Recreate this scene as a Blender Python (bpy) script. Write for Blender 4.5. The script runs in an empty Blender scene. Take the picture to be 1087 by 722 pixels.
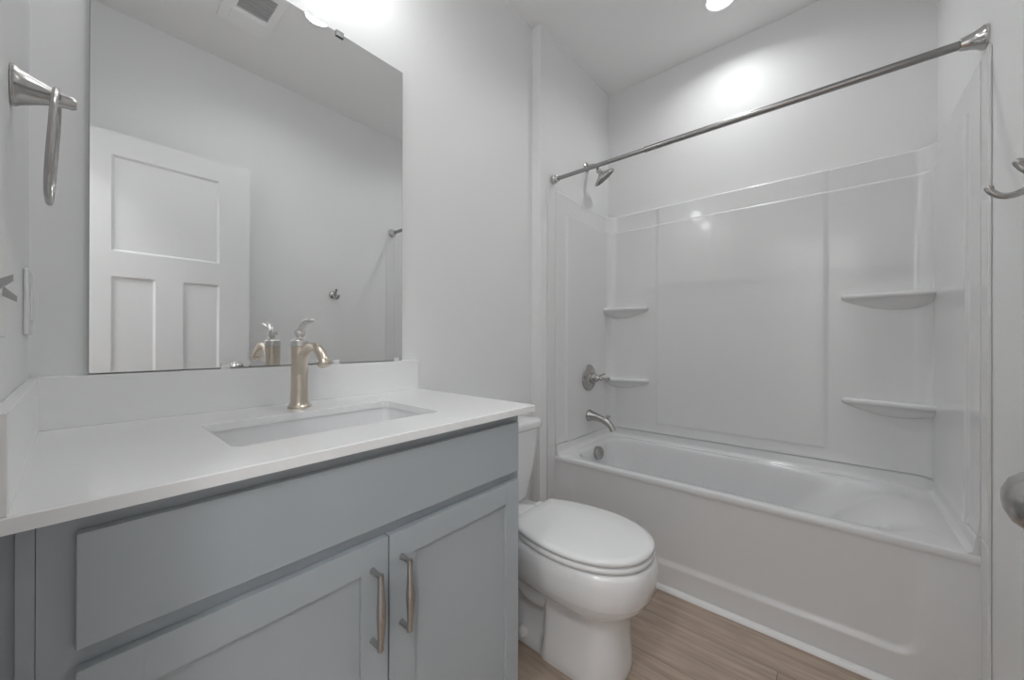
import bpy, bmesh, math, random
from mathutils import Vector, Matrix

# ------------------------------------------------------------------ camera, world, exposure
SC = bpy.context.scene
COL = SC.collection
H = 1.1039                       # lens height
cam_data = bpy.data.cameras.new('camera')
cam = bpy.data.objects.new('camera', cam_data)
COL.objects.link(cam)
cam_data.sensor_width = 36.0
cam_data.lens = 399.30 / 1087.0 * 36.0
cam_data.clip_start = 0.01
cam_data.clip_end = 50
cam.matrix_world = (Matrix.Translation((0, 0, H)) @ Matrix.Rotation(0.707 - math.pi / 2, 4, 'Z')
                    @ Matrix.Rotation(math.pi / 2 + 0.0014, 4, 'X') @ Matrix.Rotation(0.0024, 4, 'Z'))
SC.camera = cam
SC.view_settings.view_transform = 'Standard'
SC.view_settings.look = 'None'
SC.view_settings.gamma = 1.0
SC.view_settings.use_curve_mapping = False
SC.view_settings.exposure = 0.52
SC.cycles.use_denoising = True
SC.cycles.max_bounces = 12
SC.cycles.diffuse_bounces = 8
SC.cycles.glossy_bounces = 6
SC.cycles.sample_clamp_indirect = 6.0
SC.cycles.caustics_reflective = False
SC.cycles.caustics_refractive = False
world = bpy.data.worlds.new('world')
SC.world = world
world.use_nodes = True
world.node_tree.nodes['Background'].inputs[0].default_value = (0.8, 0.85, 0.9, 1)
world.node_tree.nodes['Background'].inputs[1].default_value = 0.2

DOWNLIGHT = 2.0                  # watts of each recessed light
VANITY = 12.0                     # opal shades above the mirror
HALL_FILL = 52.0                      # emission of the added, unseen hallway fill lamps

# ------------------------------------------------------------------ dimensions (metres)
XL, XB = -0.056, 2.385          # left wall, wall behind the tub
YV, YE, YO = 1.2265, 1.172, -0.336   # vanity wall, plumbing wall of the tub, door-side wall
XS = 1.598                       # where the plumbing wall steps forward
ZC = 2.777                       # ceiling
XT = 1.727                       # front of the tub rim
ZR = 0.473                       # tub rim

# ------------------------------------------------------------------ materials
def srgb(r, g, b):
    f = lambda c: c / 12.92 if c <= 0.04045 else ((c + 0.055) / 1.055) ** 2.4
    return (f(r / 255), f(g / 255), f(b / 255), 1)

def mat(name, col, rough=0.5, metal=0.0, coat=0.0, emit=None, strength=0.0, noise=0.0, nscale=20, bump=0.0, bscale=200, spec=0.5):
    m = bpy.data.materials.new(name)
    m.use_nodes = True
    nt = m.node_tree
    b = nt.nodes['Principled BSDF']
    b.inputs['Base Color'].default_value = (*col[:3], 1)
    b.inputs['Roughness'].default_value = rough
    b.inputs['Metallic'].default_value = metal
    b.inputs['Specular IOR Level'].default_value = spec
    b.inputs['Coat Weight'].default_value = coat
    b.inputs['Coat Roughness'].default_value = 0.05
    tc = nt.nodes.new('ShaderNodeTexCoord')
    if noise:
        n = nt.nodes.new('ShaderNodeTexNoise')
        n.inputs['Scale'].default_value = nscale
        n.inputs['Detail'].default_value = 4
        nt.links.new(tc.outputs['Object'], n.inputs['Vector'])
        r = nt.nodes.new('ShaderNodeMix')
        r.data_type = 'RGBA'
        r.inputs['A'].default_value = (*[c * (1 - noise) for c in col[:3]], 1)
        r.inputs['B'].default_value = (*[min(1, c * (1 + noise)) for c in col[:3]], 1)
        nt.links.new(n.outputs['Fac'], r.inputs['Factor'])
        nt.links.new(r.outputs['Result'], b.inputs['Base Color'])
    if bump:
        n2 = nt.nodes.new('ShaderNodeTexNoise')
        n2.inputs['Scale'].default_value = bscale
        n2.inputs['Detail'].default_value = 3
        nt.links.new(tc.outputs['Object'], n2.inputs['Vector'])
        bp = nt.nodes.new('ShaderNodeBump')
        bp.inputs['Strength'].default_value = bump
        bp.inputs['Distance'].default_value = 0.001
        nt.links.new(n2.outputs['Fac'], bp.inputs['Height'])
        nt.links.new(bp.outputs['Normal'], b.inputs['Normal'])
    if emit:
        b.inputs['Emission Color'].default_value = (*emit[:3], 1)
        b.inputs['Emission Strength'].default_value = strength
    return m

M = {}
M['wall'] = mat('wall_paint', (0.82, 0.82, 0.822), 0.45, noise=0.012, nscale=3, bump=0.12, bscale=260, spec=0.35)
M['ceiling'] = mat('ceiling_paint', (0.85, 0.85, 0.85), 0.8, noise=0.012, nscale=3, bump=0.15, bscale=200, spec=0.2)
M['trim'] = mat('trim_paint', (0.86, 0.86, 0.86), 0.35, noise=0.01, nscale=8)
M['door'] = mat('door_paint', (0.77, 0.77, 0.775), 0.38, noise=0.01, nscale=8)
M['fibreglass'] = mat('fibreglass_gelcoat', (0.75, 0.75, 0.752), 0.22, coat=0.35, noise=0.01, nscale=4)
M['tub'] = mat('tub_gelcoat', (0.77, 0.77, 0.775), 0.18, coat=0.5, noise=0.01, nscale=4)
M['porcelain'] = mat('porcelain', (0.80, 0.80, 0.805), 0.10, coat=0.6, noise=0.008, nscale=5)
M['seat'] = mat('seat_plastic', (0.80, 0.80, 0.80), 0.22, coat=0.2, noise=0.008, nscale=5)
M['quartz'] = mat('white_quartz', (0.86, 0.86, 0.86), 0.16, coat=0.2, noise=0.015, nscale=60)
M['cabinet'] = mat('cabinet_paint', (0.40, 0.435, 0.46), 0.38, noise=0.02, nscale=6)
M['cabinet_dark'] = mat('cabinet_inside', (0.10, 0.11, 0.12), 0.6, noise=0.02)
M['nickel'] = mat('brushed_nickel', (0.48, 0.47, 0.455), 0.26, metal=1.0, noise=0.06, nscale=90)
M['nickel_warm'] = mat('warm_brushed_nickel', (0.66, 0.59, 0.50), 0.30, metal=1.0, noise=0.05, nscale=90)
M['dark_metal'] = mat('dark_clip_metal', (0.16, 0.16, 0.16), 0.4, metal=1.0, noise=0.05)
M['satin'] = mat('satin_nickel', (0.68, 0.67, 0.655), 0.30, metal=1.0, noise=0.04, nscale=70)
M['chrome'] = mat('polished_nickel', (0.62, 0.61, 0.60), 0.14, metal=1.0, noise=0.03, nscale=60)
M['steel'] = mat('rod_steel', (0.34, 0.335, 0.33), 0.26, metal=1.0, noise=0.04, nscale=80)
M['dark'] = mat('dark_gap', (0.05, 0.05, 0.05), 0.6, noise=0.05)
M['plastic'] = mat('white_plastic', (0.78, 0.78, 0.775), 0.35, noise=0.01)
M['shaded_plastic'] = mat('shaded_toggle_plastic', (0.42, 0.42, 0.42), 0.4, noise=0.01)  # shade on the toggles put into their colour as grey
M['vent_grey'] = mat('vent_shadow_metal', (0.40, 0.40, 0.40), 0.5, noise=0.03)
M['mirror'] = mat('mirror_silver', (0.90, 0.905, 0.905), 0.0, metal=1.0)
M['mirror_edge'] = mat('mirror_edge_glass', (0.20, 0.23, 0.22), 0.15, noise=0.02)
M['rubber'] = mat('nozzle_rubber', (0.20, 0.20, 0.20), 0.6, noise=0.03)
M['lens'] = mat('downlight_lens', (0.9, 0.9, 0.9), 0.4, emit=(0.981, 0.998, 1.0), strength=4.0)
M['opal'] = mat('opal_shade', (0.9, 0.9, 0.9), 0.4, emit=(0.985, 0.997, 1.0), strength=VANITY)
M['hall_fill_lens'] = mat('hall_fill_glow', (0.9, 0.9, 0.9), 0.4, emit=(0.981, 0.998, 1.0), strength=HALL_FILL)  # glow of the added hallway fill lamps

def floor_material():
    m = bpy.data.materials.new('vinyl_planks')
    m.use_nodes = True
    nt = m.node_tree
    L = nt.links.new
    b = nt.nodes['Principled BSDF']
    tc = nt.nodes.new('ShaderNodeTexCoord')
    mp = nt.nodes.new('ShaderNodeMapping')
    mp.inputs['Rotation'].default_value = (0, 0, math.pi / 2)
    mp.inputs['Location'].default_value = (1.36, 0.165, 0)
    L(tc.outputs['Object'], mp.inputs['Vector'])
    def bricks(c1, c2, cm, ms):
        br = nt.nodes.new('ShaderNodeTexBrick')
        br.offset = 0.37
        br.inputs['Color1'].default_value = c1
        br.inputs['Color2'].default_value = c2
        br.inputs['Mortar'].default_value = cm
        br.inputs['Scale'].default_value = 1.0
        br.inputs['Mortar Size'].default_value = ms
        br.inputs['Mortar Smooth'].default_value = 0.2
        br.inputs['Bias'].default_value = 0.0
        br.inputs['Brick Width'].default_value = 1.22
        br.inputs['Row Height'].default_value = 0.2125
        L(mp.outputs['Vector'], br.inputs['Vector'])
        return br
    br = bricks((0.44, 0.347, 0.28, 1), (0.375, 0.294, 0.236, 1), (0.17, 0.13, 0.10, 1), 0.0012)
    idb = bricks((0, 0, 0, 1), (1, 1, 1, 1), (0.5, 0.5, 0.5, 1), 0.0)
    # long grain, shifted per plank
    sc = nt.nodes.new('ShaderNodeMapping')
    sc.inputs['Scale'].default_value = (34, 2.2, 1)
    add = nt.nodes.new('ShaderNodeVectorMath')
    add.operation = 'MULTIPLY_ADD'
    L(idb.outputs['Color'], add.inputs[0])
    add.inputs[1].default_value = (3.0, 7.0, 5.0)
    L(tc.outputs['Object'], add.inputs[2])
    L(add.outputs[0], sc.inputs['Vector'])
    n = nt.nodes.new('ShaderNodeTexNoise')
    n.inputs['Scale'].default_value = 1.6
    n.inputs['Detail'].default_value = 7
    n.inputs['Roughness'].default_value = 0.62
    n.inputs['Distortion'].default_value = 0.6
    L(sc.outputs['Vector'], n.inputs['Vector'])
    rm = nt.nodes.new('ShaderNodeMapRange')
    rm.inputs['From Min'].default_value = 0.3
    rm.inputs['From Max'].default_value = 0.7
    rm.inputs['To Min'].default_value = 0.74
    rm.inputs['To Max'].default_value = 1.22
    L(n.outputs['Fac'], rm.inputs['Value'])
    n2 = nt.nodes.new('ShaderNodeTexNoise')
    n2.inputs['Scale'].default_value = 5
    L(tc.outputs['Object'], n2.inputs['Vector'])
    rm2 = nt.nodes.new('ShaderNodeMapRange')
    rm2.inputs['To Min'].default_value = 0.86
    rm2.inputs['To Max'].default_value = 1.14
    L(n2.outputs['Fac'], rm2.inputs['Value'])
    mu = nt.nodes.new('ShaderNodeMath')
    mu.operation = 'MULTIPLY'
    L(rm.outputs[0], mu.inputs[0])
    L(rm2.outputs[0], mu.inputs[1])
    vm = nt.nodes.new('ShaderNodeVectorMath')
    vm.operation = 'SCALE'
    L(br.outputs['Color'], vm.inputs[0])
    L(mu.outputs[0], vm.inputs['Scale'])
    L(vm.outputs[0], b.inputs['Base Color'])
    b.inputs['Roughness'].default_value = 0.42
    b.inputs['Specular IOR Level'].default_value = 0.4
    bp = nt.nodes.new('ShaderNodeBump')
    bp.inputs['Strength'].default_value = 0.25
    bp.inputs['Distance'].default_value = 0.001
    L(mu.outputs[0], bp.inputs['Height'])
    L(bp.outputs['Normal'], b.inputs['Normal'])
    return m
M['floor'] = floor_material()

# ------------------------------------------------------------------ helpers
def tag(o, label, cat, group=None):
    o['label'] = label
    o['category'] = cat
    if group:
        o['group'] = group
    return o

def thing(name, label, cat, loc, group=None):
    o = bpy.data.objects.new(name, None)
    o.empty_display_size = 0.05
    COL.objects.link(o)
    o.location = loc
    return tag(o, label, cat, group)

def world_loc(o):
    v = Vector((0, 0, 0))
    while o is not None:
        v += o.location
        o = o.parent
    return v

def obj(name, bm, m, parent=None, smooth=True, angle=35, wn=False, origin=None, label=None):
    """links the bmesh (built in room coordinates) as one mesh object"""
    bmesh.ops.remove_doubles(bm, verts=bm.verts, dist=1e-6)
    bmesh.ops.recalc_face_normals(bm, faces=bm.faces)
    base = Vector(origin) if origin is not None else Vector((0, 0, 0))
    pw = world_loc(parent) if parent is not None else Vector((0, 0, 0))
    bmesh.ops.translate(bm, verts=bm.verts, vec=-(base if origin is not None else pw))
    me = bpy.data.meshes.new(name)
    bm.to_mesh(me)
    bm.free()
    mats = m if isinstance(m, (list, tuple)) else [m]
    for x in mats:
        me.materials.append(x)
    if smooth:
        me.polygons.foreach_set('use_smooth', [True] * len(me.polygons))
        me.set_sharp_from_angle(angle=math.radians(angle))
    o = bpy.data.objects.new(name, me)
    COL.objects.link(o)
    if parent is not None:
        o.parent = parent
    if origin is not None:
        o.location = base - pw
    if wn:
        w = o.modifiers.new('weighted_normal', 'WEIGHTED_NORMAL')
        w.keep_sharp = True
    if label:
        o['label'] = label
    return o

def struct(name, bm, m, **k):
    o = obj(name, bm, m, **k)
    o['kind'] = 'structure'
    return o

def box(bm, x0, x1, y0, y1, z0, z1, bev=0.0, seg=2):
    r = bmesh.ops.create_cube(bm, size=1.0)
    vs = r['verts']
    for v in vs:
        v.co = Vector(((x0 + x1) / 2 + v.co.x * (x1 - x0), (y0 + y1) / 2 + v.co.y * (y1 - y0), (z0 + z1) / 2 + v.co.z * (z1 - z0)))
    if bev:
        es = list({e for v in vs for e in v.link_edges})
        bmesh.ops.bevel(bm, geom=es, offset=bev, segments=seg, profile=0.5, affect='EDGES')
    return bm

def new():
    return bmesh.new()

def bx(*a, **k):
    return box(new(), *a, **k)

def loft(bm, rings, cap0=True, cap1=True, closed=True):
    """rings: list of lists of points, same count"""
    R = [[bm.verts.new(p) for p in ring] for ring in rings]
    n = len(R[0])
    for a, b in zip(R, R[1:]):
        for i in range(n if closed else n - 1):
            j = (i + 1) % n
            bm.faces.new((a[i], a[j], b[j], b[i]))
    if closed:
        if cap0:
            bm.faces.new(R[0][::-1])
        if cap1:
            bm.faces.new(R[-1])
    return bm

def frame(d):
    d = Vector(d).normalized()
    up = Vector((0, 0, 1)) if abs(d.z) < 0.9 else Vector((1, 0, 0))
    a = d.cross(up).normalized()
    return a, d.cross(a).normalized()

def lathe(bm, origin, axis, prof, n=32):
    """prof: (distance along axis, radius)"""
    o = Vector(origin)
    d = Vector(axis).normalized()
    a, b = frame(d)
    rings = []
    for h, r in prof:
        r = max(r, 1e-4)
        rings.append([o + d * h + (a * math.cos(t) + b * math.sin(t)) * r for t in [2 * math.pi * i / n for i in range(n)]])
    return loft(bm, rings)

def smooth_path(pts, sub=6):
    """Catmull-Rom; each point may carry extra values after x,y,z"""
    out = []
    P = [tuple(p) for p in pts]
    for i in range(len(P) - 1):
        p0, p1, p2, p3 = P[max(i - 1, 0)], P[i], P[i + 1], P[min(i + 2, len(P) - 1)]
        for k in range(sub):
            t = k / sub
            out.append(tuple(0.5 * (2 * b + (c - a) * t + (2 * a - 5 * b + 4 * c - d) * t * t + (3 * b - a - 3 * c + d) * t ** 3)
                             for a, b, c, d in zip(p0, p1, p2, p3)))
    out.append(P[-1])
    return out

def tube(bm, pts, n=16, sub=6, flat=1.0, side=None):
    """pts: (x,y,z,r); swept with a parallel frame; flat squashes the second axis"""
    S = smooth_path(pts, sub) if sub > 1 else [tuple(p) for p in pts]
    V = [Vector(p[:3]) for p in S]
    rings = []
    a = None
    for i, p in enumerate(V):
        d = (V[min(i + 1, len(V) - 1)] - V[max(i - 1, 0)]).normalized()
        if a is None:
            if side is not None:
                a = Vector(side)
                a = (a - d * a.dot(d)).normalized()
            else:
                a, _ = frame(d)
        else:
            a = (a - d * a.dot(d)).normalized()
        b = d.cross(a)
        r = S[i][3]
        rings.append([p + a * (math.cos(t) * r) + b * (math.sin(t) * r * flat) for t in [2 * math.pi * k / n for k in range(n)]])
    return loft(bm, rings)

def rrect(x0, x1, y0, y1, r, z, nc=8, ns=10):
    """rounded rectangle loop, fixed point count so that loops can be lofted"""
    pts = []
    cs = [(x1 - r, y1 - r, 0), (x0 + r, y1 - r, 90), (x0 + r, y0 + r, 180), (x1 - r, y0 + r, 270)]
    for ci, (cx, cy, a0) in enumerate(cs):
        for k in range(nc + 1):
            t = math.radians(a0 + 90 * k / nc)
            pts.append(Vector((cx + r * math.cos(t), cy + r * math.sin(t), z)))
        nx, ny, na = cs[(ci + 1) % 4]
        t = math.radians(na)
        e = Vector((nx + r * math.cos(t), ny + r * math.sin(t), z))
        s = pts[-1].copy()
        for k in range(1, ns):
            pts.append(s.lerp(e, k / ns))
    return pts

def sstep(a, b, x):
    t = min(1, max(0, (x - a) / (b - a)))
    return t * t * (3 - 2 * t)

def prism(bm, poly, z0, z1):
    return loft(bm, [[(x, y, z0) for x, y in poly], [(x, y, z1) for x, y in poly]])

# ------------------------------------------------------------------ room shell
T = 0.12
struct('floor', bx(XL - T, XB + T, YO - T, YV + T, -0.06, 0), M['floor'], smooth=False)
struct('ceiling', bx(XL - T, XB + T, YO - T, YV + T, ZC, ZC + 0.06), M['ceiling'], smooth=False)
b = new()
prism(b, [(XL - T, YV), (XS, YV), (XS, YE), (XB + T, YE), (XB + T, YV + T), (XL - T, YV + T)], 0, ZC)
struct('wall_back', b, M['wall'], smooth=False)
struct('wall_right', bx(XB, XB + T, YO - T, YE, 0, ZC), M['wall'], smooth=False)
struct('wall_front', bx(XL - T, XB, YO - T, YO, 0, ZC), M['wall'], smooth=False)
DY0, DY1, DZ = -0.19, 0.44, 2.14          # doorway in the left wall
b = new()
box(b, XL - T, XL, YO, DY0, 0, ZC)
box(b, XL - T, XL, DY1, YV, 0, ZC)
box(b, XL - T, XL, DY0, DY1, DZ, ZC)
struct('wall_left', b, M['wall'], smooth=False)
# hallway beyond the open doorway
HX = -1.35
struct('floor_hall', bx(HX - T, XL - T, YO - 0.9, YV + 0.4, -0.06, 0), M['floor'], smooth=False)
struct('ceiling_hall', bx(HX - T, XL - T, YO - 0.9, YV + 0.4, ZC, ZC + 0.06), M['ceiling'], smooth=False)
b = new()
box(b, HX - T, HX, YO - 0.9, YV + 0.4, 0, ZC)
box(b, HX, XL - T, YO - 0.9 - T, YO - 0.9, 0, ZC)
box(b, HX, XL - T, YV + 0.4, YV + 0.4 + T, 0, ZC)
box(b, XL - T - 0.02, XL - T, YO - 0.9, YO - T, 0, ZC)
box(b, XL - T - 0.02, XL - T, YV + T, YV + 0.4, 0, ZC)
struct('wall_hall', b, M['wall'], smooth=False)

def board(bm, x0, x1, y0, y1, h=0.095):
    return box(bm, x0, x1, y0, y1, 0, h, 0.004)
struct('baseboard_back', board(new(), 0.835, XS, YV - 0.013, YV), M['trim'], wn=True)
struct('baseboard_front', board(new(), XL, XT - 0.068, YO, YO + 0.013), M['trim'], wn=True)
struct('trim_1', bx(XS - 0.012, XS, YE, YV - 0.013, 0, 0.095, 0.003), M['trim'], wn=True)
b = new()                                  # door casing round the doorway
box(b, XL, XL + 0.014, DY1, DY1 + 0.057, 0, DZ + 0.057, 0.003)
box(b, XL, XL + 0.014, DY0 - 0.057, DY0, 0, DZ + 0.057, 0.003)
box(b, XL, XL + 0.014, DY0, DY1, DZ, DZ + 0.057, 0.003)
struct('trim_2', b, M['trim'], wn=True)
# white shoe moulding where the tub meets the floor
b = new()
prof = [(XT - 0.005, 0), (XT - 0.029, 0)] + [(XT - 0.008 - 0.020 * math.cos(t), 0.017 * math.sin(t)) for t in [math.radians(a) for a in range(15, 91, 15)]]
loft(b, [[(x, YO + 0.014, z) for x, z in prof], [(x, YE - 0.001, z) for x, z in prof]])
struct('trim_3', b, M['trim'])

# ------------------------------------------------------------------ vanity
CAB_Y = 0.686                    # face frame
FX = 0.668                       # front of doors
van = thing('vanity_cabinet', 'blue-grey shaker bathroom vanity cabinet with two doors under the white countertop', 'cabinet', (0.4, 0.95, 0))
b = new()
box(b, -0.040, -0.020, CAB_Y + 0.0205, YV, 0.0, 0.902)      # left side
box(b, 0.812, 0.83, CAB_Y + 0.0205, YV, 0.0, 0.902)         # right side
box(b, -0.020, 0.812, YV - 0.008, YV, 0.10, 0.902)
box(b, -0.020, 0.812, CAB_Y + 0.0205, YV - 0.008, 0.095, 0.113)
obj('carcass', b, M['cabinet'], van, smooth=False)
b = new()
box(b, -0.040, -0.0264, CAB_Y, CAB_Y + 0.02, 0.095, 0.902)
box(b, -0.0258, 0.012, CAB_Y, CAB_Y + 0.02, 0.095, 0.902)
box(b, 0.80, 0.83, CAB_Y, CAB_Y + 0.02, 0.095, 0.902)
box(b, 0.012, 0.80, CAB_Y, CAB_Y + 0.02, 0.868, 0.902)
box(b, 0.012, 0.80, CAB_Y, CAB_Y + 0.02, 0.712, 0.755)
box(b, 0.012, 0.80, CAB_Y, CAB_Y + 0.02, 0.095, 0.14)
box(b, 0.385, 0.43, CAB_Y + 0.001, CAB_Y + 0.02, 0.14, 0.712)
obj('face_frame', b, M['cabinet'], van, smooth=False)
obj('filler_strip', bx(XL + 0.001, -0.0402, CAB_Y + 0.008, CAB_Y + 0.02, 0.0, 0.902, 0.001), M['cabinet'], van, wn=True)
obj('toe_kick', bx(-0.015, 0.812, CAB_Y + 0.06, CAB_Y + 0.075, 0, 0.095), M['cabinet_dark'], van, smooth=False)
obj('drawer_front', bx(0.004, 0.812, FX, CAB_Y - 0.001, 0.741, 0.877, 0.002), M['cabinet'], van, wn=True)

def shaker_door(x0, x1, z0, z1, lst, rst, rail, hx):
    b = new()
    y0, y1 = FX, CAB_Y - 0.001
    box(b, x0, x0 + lst, y0, y1, z0, z1, 0.0012)
    box(b, x1 - rst, x1, y0, y1, z0, z1, 0.0012)
    box(b, x0 + lst - 0.0005, x1 - rst + 0.0005, y0 + 0.0003, y1, z1 - rail, z1, 0.001)
    box(b, x0 + lst - 0.0005, x1 - rst + 0.0005, y0 + 0.0003, y1, z0, z0 + rail, 0.001)
    d = obj('door', b, M['cabinet'], van, wn=True)
    obj('door_panel', bx(x0 + lst - 0.002, x1 - rst + 0.002, y0 + 0.0075, y1 - 0.002, z0 + rail - 0.002, z1 - rail + 0.002), M['cabinet'], d, smooth=False)
    b = new()
    zt, zb, yc = 0.664, 0.531, FX - 0.030
    tube(b, [(hx, yc + 0.001, zt + 0.004, 0.0060), (hx, yc, zt - 0.012, 0.0060), (hx, yc - 0.0015, zt - 0.04, 0.0078),
             (hx, yc - 0.002, (zt + zb) / 2, 0.0092), (hx, yc - 0.0015, zb + 0.04, 0.0078), (hx, yc, zb + 0.012, 0.0060), (hx, yc + 0.001, zb - 0.004, 0.0060)], n=16, flat=0.9, side=(1, 0, 0))
    for z in (zt, zb):
        tube(b, [(hx, FX + 0.001, z, 0.0062), (hx, FX - 0.004, z, 0.0052), (hx, yc - 0.003, z, 0.0050)], n=12, sub=1)
    obj('handle', b, M['nickel'], d, label='brushed nickel bow handle')
shaker_door(0.004, 0.4075, 0.118, 0.716, 0.058, 0.056, 0.054, 0.374)
shaker_door(0.4105, 0.812, 0.118, 0.716, 0.060, 0.052, 0.054, 0.4375)

# countertop with sink cut-out, back and side splash
ZT = 0.920
CX1, CY0 = 0.8625, 0.647
SX0, SX1, SY0, SY1 = 0.180, 0.622, 0.776, 1.034
top = thing('countertop', 'white quartz vanity countertop with backsplash and rectangular sink cut-out', 'countertop', (0.4, 0.95, 0.902))
b = new()
hole = rrect(SX0, SX1, SY0, SY1, 0.018, ZT, 6, 4)
outer = rrect(XL + 0.001, CX1, CY0, YV - 0.001, 0.004, ZT, 6, 4)
def at(loop, z, off=0, c=None):
    return [Vector((p.x, p.y, z)) for p in loop]
out2 = rrect(XL + 0.001 + 0.0015, CX1 - 0.0015, CY0 + 0.0015, YV - 0.0025, 0.004, ZT, 6, 4)
hole2 = rrect(SX0 - 0.001, SX1 + 0.001, SY0 - 0.001, SY1 + 0.001, 0.019, ZT, 6, 4)
rings = [at(hole, 0.902), at(hole, ZT - 0.001), at(hole2, ZT), at(out2, ZT), at(outer, ZT - 0.0015), at(outer, 0.902), at(hole, 0.902)]
loft(b, rings, False, False)
obj('worktop', b, M['quartz'], top, angle=25)
obj('backsplash', bx(XL + 0.010, CX1, YV - 0.0205, YV - 0.0005, ZT, 1.028, 0.0015), M['quartz'], top, wn=True)
obj('side_splash', bx(XL + 0.0005, XL + 0.0135, CY0 + 0.001, YV - 0.021, ZT, 1.028, 0.0015), M['quartz'], top, wn=True)

# sink
snk = thing('sink', 'white rectangular undermount sink set into the vanity countertop', 'sink', ((SX0 + SX1) / 2, (SY0 + SY1) / 2, 0.76))
b = new()
def sr(o, r, z):
    return rrect(SX0 - o, SX1 + o, SY0 - o, SY1 + o, r, z, 6, 4)
loft(b, [sr(0.022, 0.03, 0.888), sr(0.022, 0.03, 0.9015), sr(0.004, 0.02, 0.9015), sr(0.003, 0.02, 0.893), sr(-0.006, 0.03, 0.82), sr(-0.016, 0.04, 0.795),
         sr(-0.035, 0.045, 0.783), sr(-0.10, 0.02, 0.778)], False, True)
loft(b, [sr(0.022, 0.03, 0.888), sr(0.012, 0.03, 0.885), sr(0.006, 0.03, 0.80), sr(-0.01, 0.04, 0.775), sr(-0.04, 0.045, 0.768), sr(-0.10, 0.02, 0.765)], False, True)
obj('basin', b, M['porcelain'], snk, angle=50)
b = new()
lathe(b, (0.401, 0.905, 0.777), (0, 0, 1), [(0, 0.024), (0.003, 0.024), (0.005, 0.021), (0.003, 0.017), (0.006, 0.015), (0.008, 0.010), (0.009, 0.001)], 24)
obj('drain', b, M['chrome'], snk)

# faucet
fx, fy = 0.405, 1.110
fau = thing('faucet', 'brushed nickel single-lever faucet standing on the countertop behind the sink', 'faucet', (fx, fy, ZT))
b = new()
lathe(b, (fx, fy, ZT), (0, 0, 1), [(0, 0.0290), (0.004, 0.0290), (0.007, 0.0262), (0.011, 0.0232), (0.02, 0.0222), (0.05, 0.0212), (0.10, 0.0205), (0.14, 0.0208), (0.166, 0.0215)], 40)
obj('body', b, M['nickel_warm'], fau)
b = new()
lathe(b, (fx, fy, ZT + 0.166), (0, 0, 1), [(0, 0.0205), (0.002, 0.0222), (0.015, 0.0222), (0.019, 0.019), (0.022, 0.0105), (0.026, 0.0085), (0.029, 0.0105), (0.034, 0.0135), (0.040, 0.0138), (0.046, 0.011), (0.050, 0.004)], 32)
obj('cap', b, M['satin'], fau)
b = new()
tube(b, [(fx, fy - 0.006, ZT + 0.03, 0.0128), (fx, fy - 0.007, ZT + 0.075, 0.0140), (fx, fy - 0.013, ZT + 0.112, 0.0136), (fx, fy - 0.034, ZT + 0.146, 0.0124), (fx, fy - 0.064, ZT + 0.163, 0.0122),
         (fx, fy - 0.098, ZT + 0.166, 0.0126), (fx, fy - 0.130, ZT + 0.155, 0.0126), (fx, fy - 0.150, ZT + 0.136, 0.0122), (fx, fy - 0.156, ZT + 0.124, 0.0122)], n=20, flat=0.95, side=(1, 0, 0))
lathe(b, (fx, fy - 0.1525, ZT + 0.131), (0, -0.42, -0.9), [(0, 0.0125), (0.002, 0.0155), (0.008, 0.0155), (0.010, 0.0145), (0.013, 0.0125)], 20)
obj('spout', b, M['nickel_warm'], fau)
b = new()
tube(b, [(fx, fy - 0.002, ZT + 0.200, 0.0065), (fx, fy - 0.012, ZT + 0.213, 0.0080), (fx, fy - 0.030, ZT + 0.227, 0.0098), (fx, fy - 0.056, ZT + 0.234, 0.0108), (fx, fy - 0.078, ZT + 0.235, 0.0092), (fx, fy - 0.086, ZT + 0.234, 0.003)],
     n=14, flat=0.6, side=(1, 0, 0))
obj('lever', b, M['satin'], fau)

# mirror
mir = thing('wall_mirror', 'large frameless wall mirror above the vanity backsplash', 'mirror', (0.41, YV, 1.03))
MX0, MX1, MZ0, MZ1 = 0.0235, 0.7965, 1.0305, 2.098
b = new()
box(b, MX0, MX1, 1.2175, YV - 0.001, MZ0, MZ1, 0.0006, 1)
for f in b.faces:
    f.material_index = 0 if abs(f.normal.y) > 0.9 and f.calc_center_median().y < 1.219 else 1
obj('glass', b, [M['mirror'], M['mirror_edge']], mir, smooth=False)
for x in (0.263, 0.552, 0.772):
    b = new()
    box(b, x - 0.010, x + 0.010, 1.2135, 1.2173, MZ0 - 0.002, MZ0 + 0.010, 0.001)
    box(b, x - 0.010, x + 0.010, 1.2135, YV - 0.001, MZ0 - 0.0024, MZ0 - 0.0004)
    obj('clip', b, M['plastic'], mir, wn=True)
for x in (0.262, 0.561):
    b = new()
    box(b, x - 0.012, x + 0.012, 1.2125, 1.2173, MZ1 - 0.014, MZ1 + 0.004, 0.001)
    box(b, x - 0.012, x + 0.012, 1.2125, YV - 0.0005, MZ1 + 0.0005, MZ1 + 0.004)
    obj('clip', b, M['dark_metal'], mir, wn=True, label='small dark metal clip')

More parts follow.
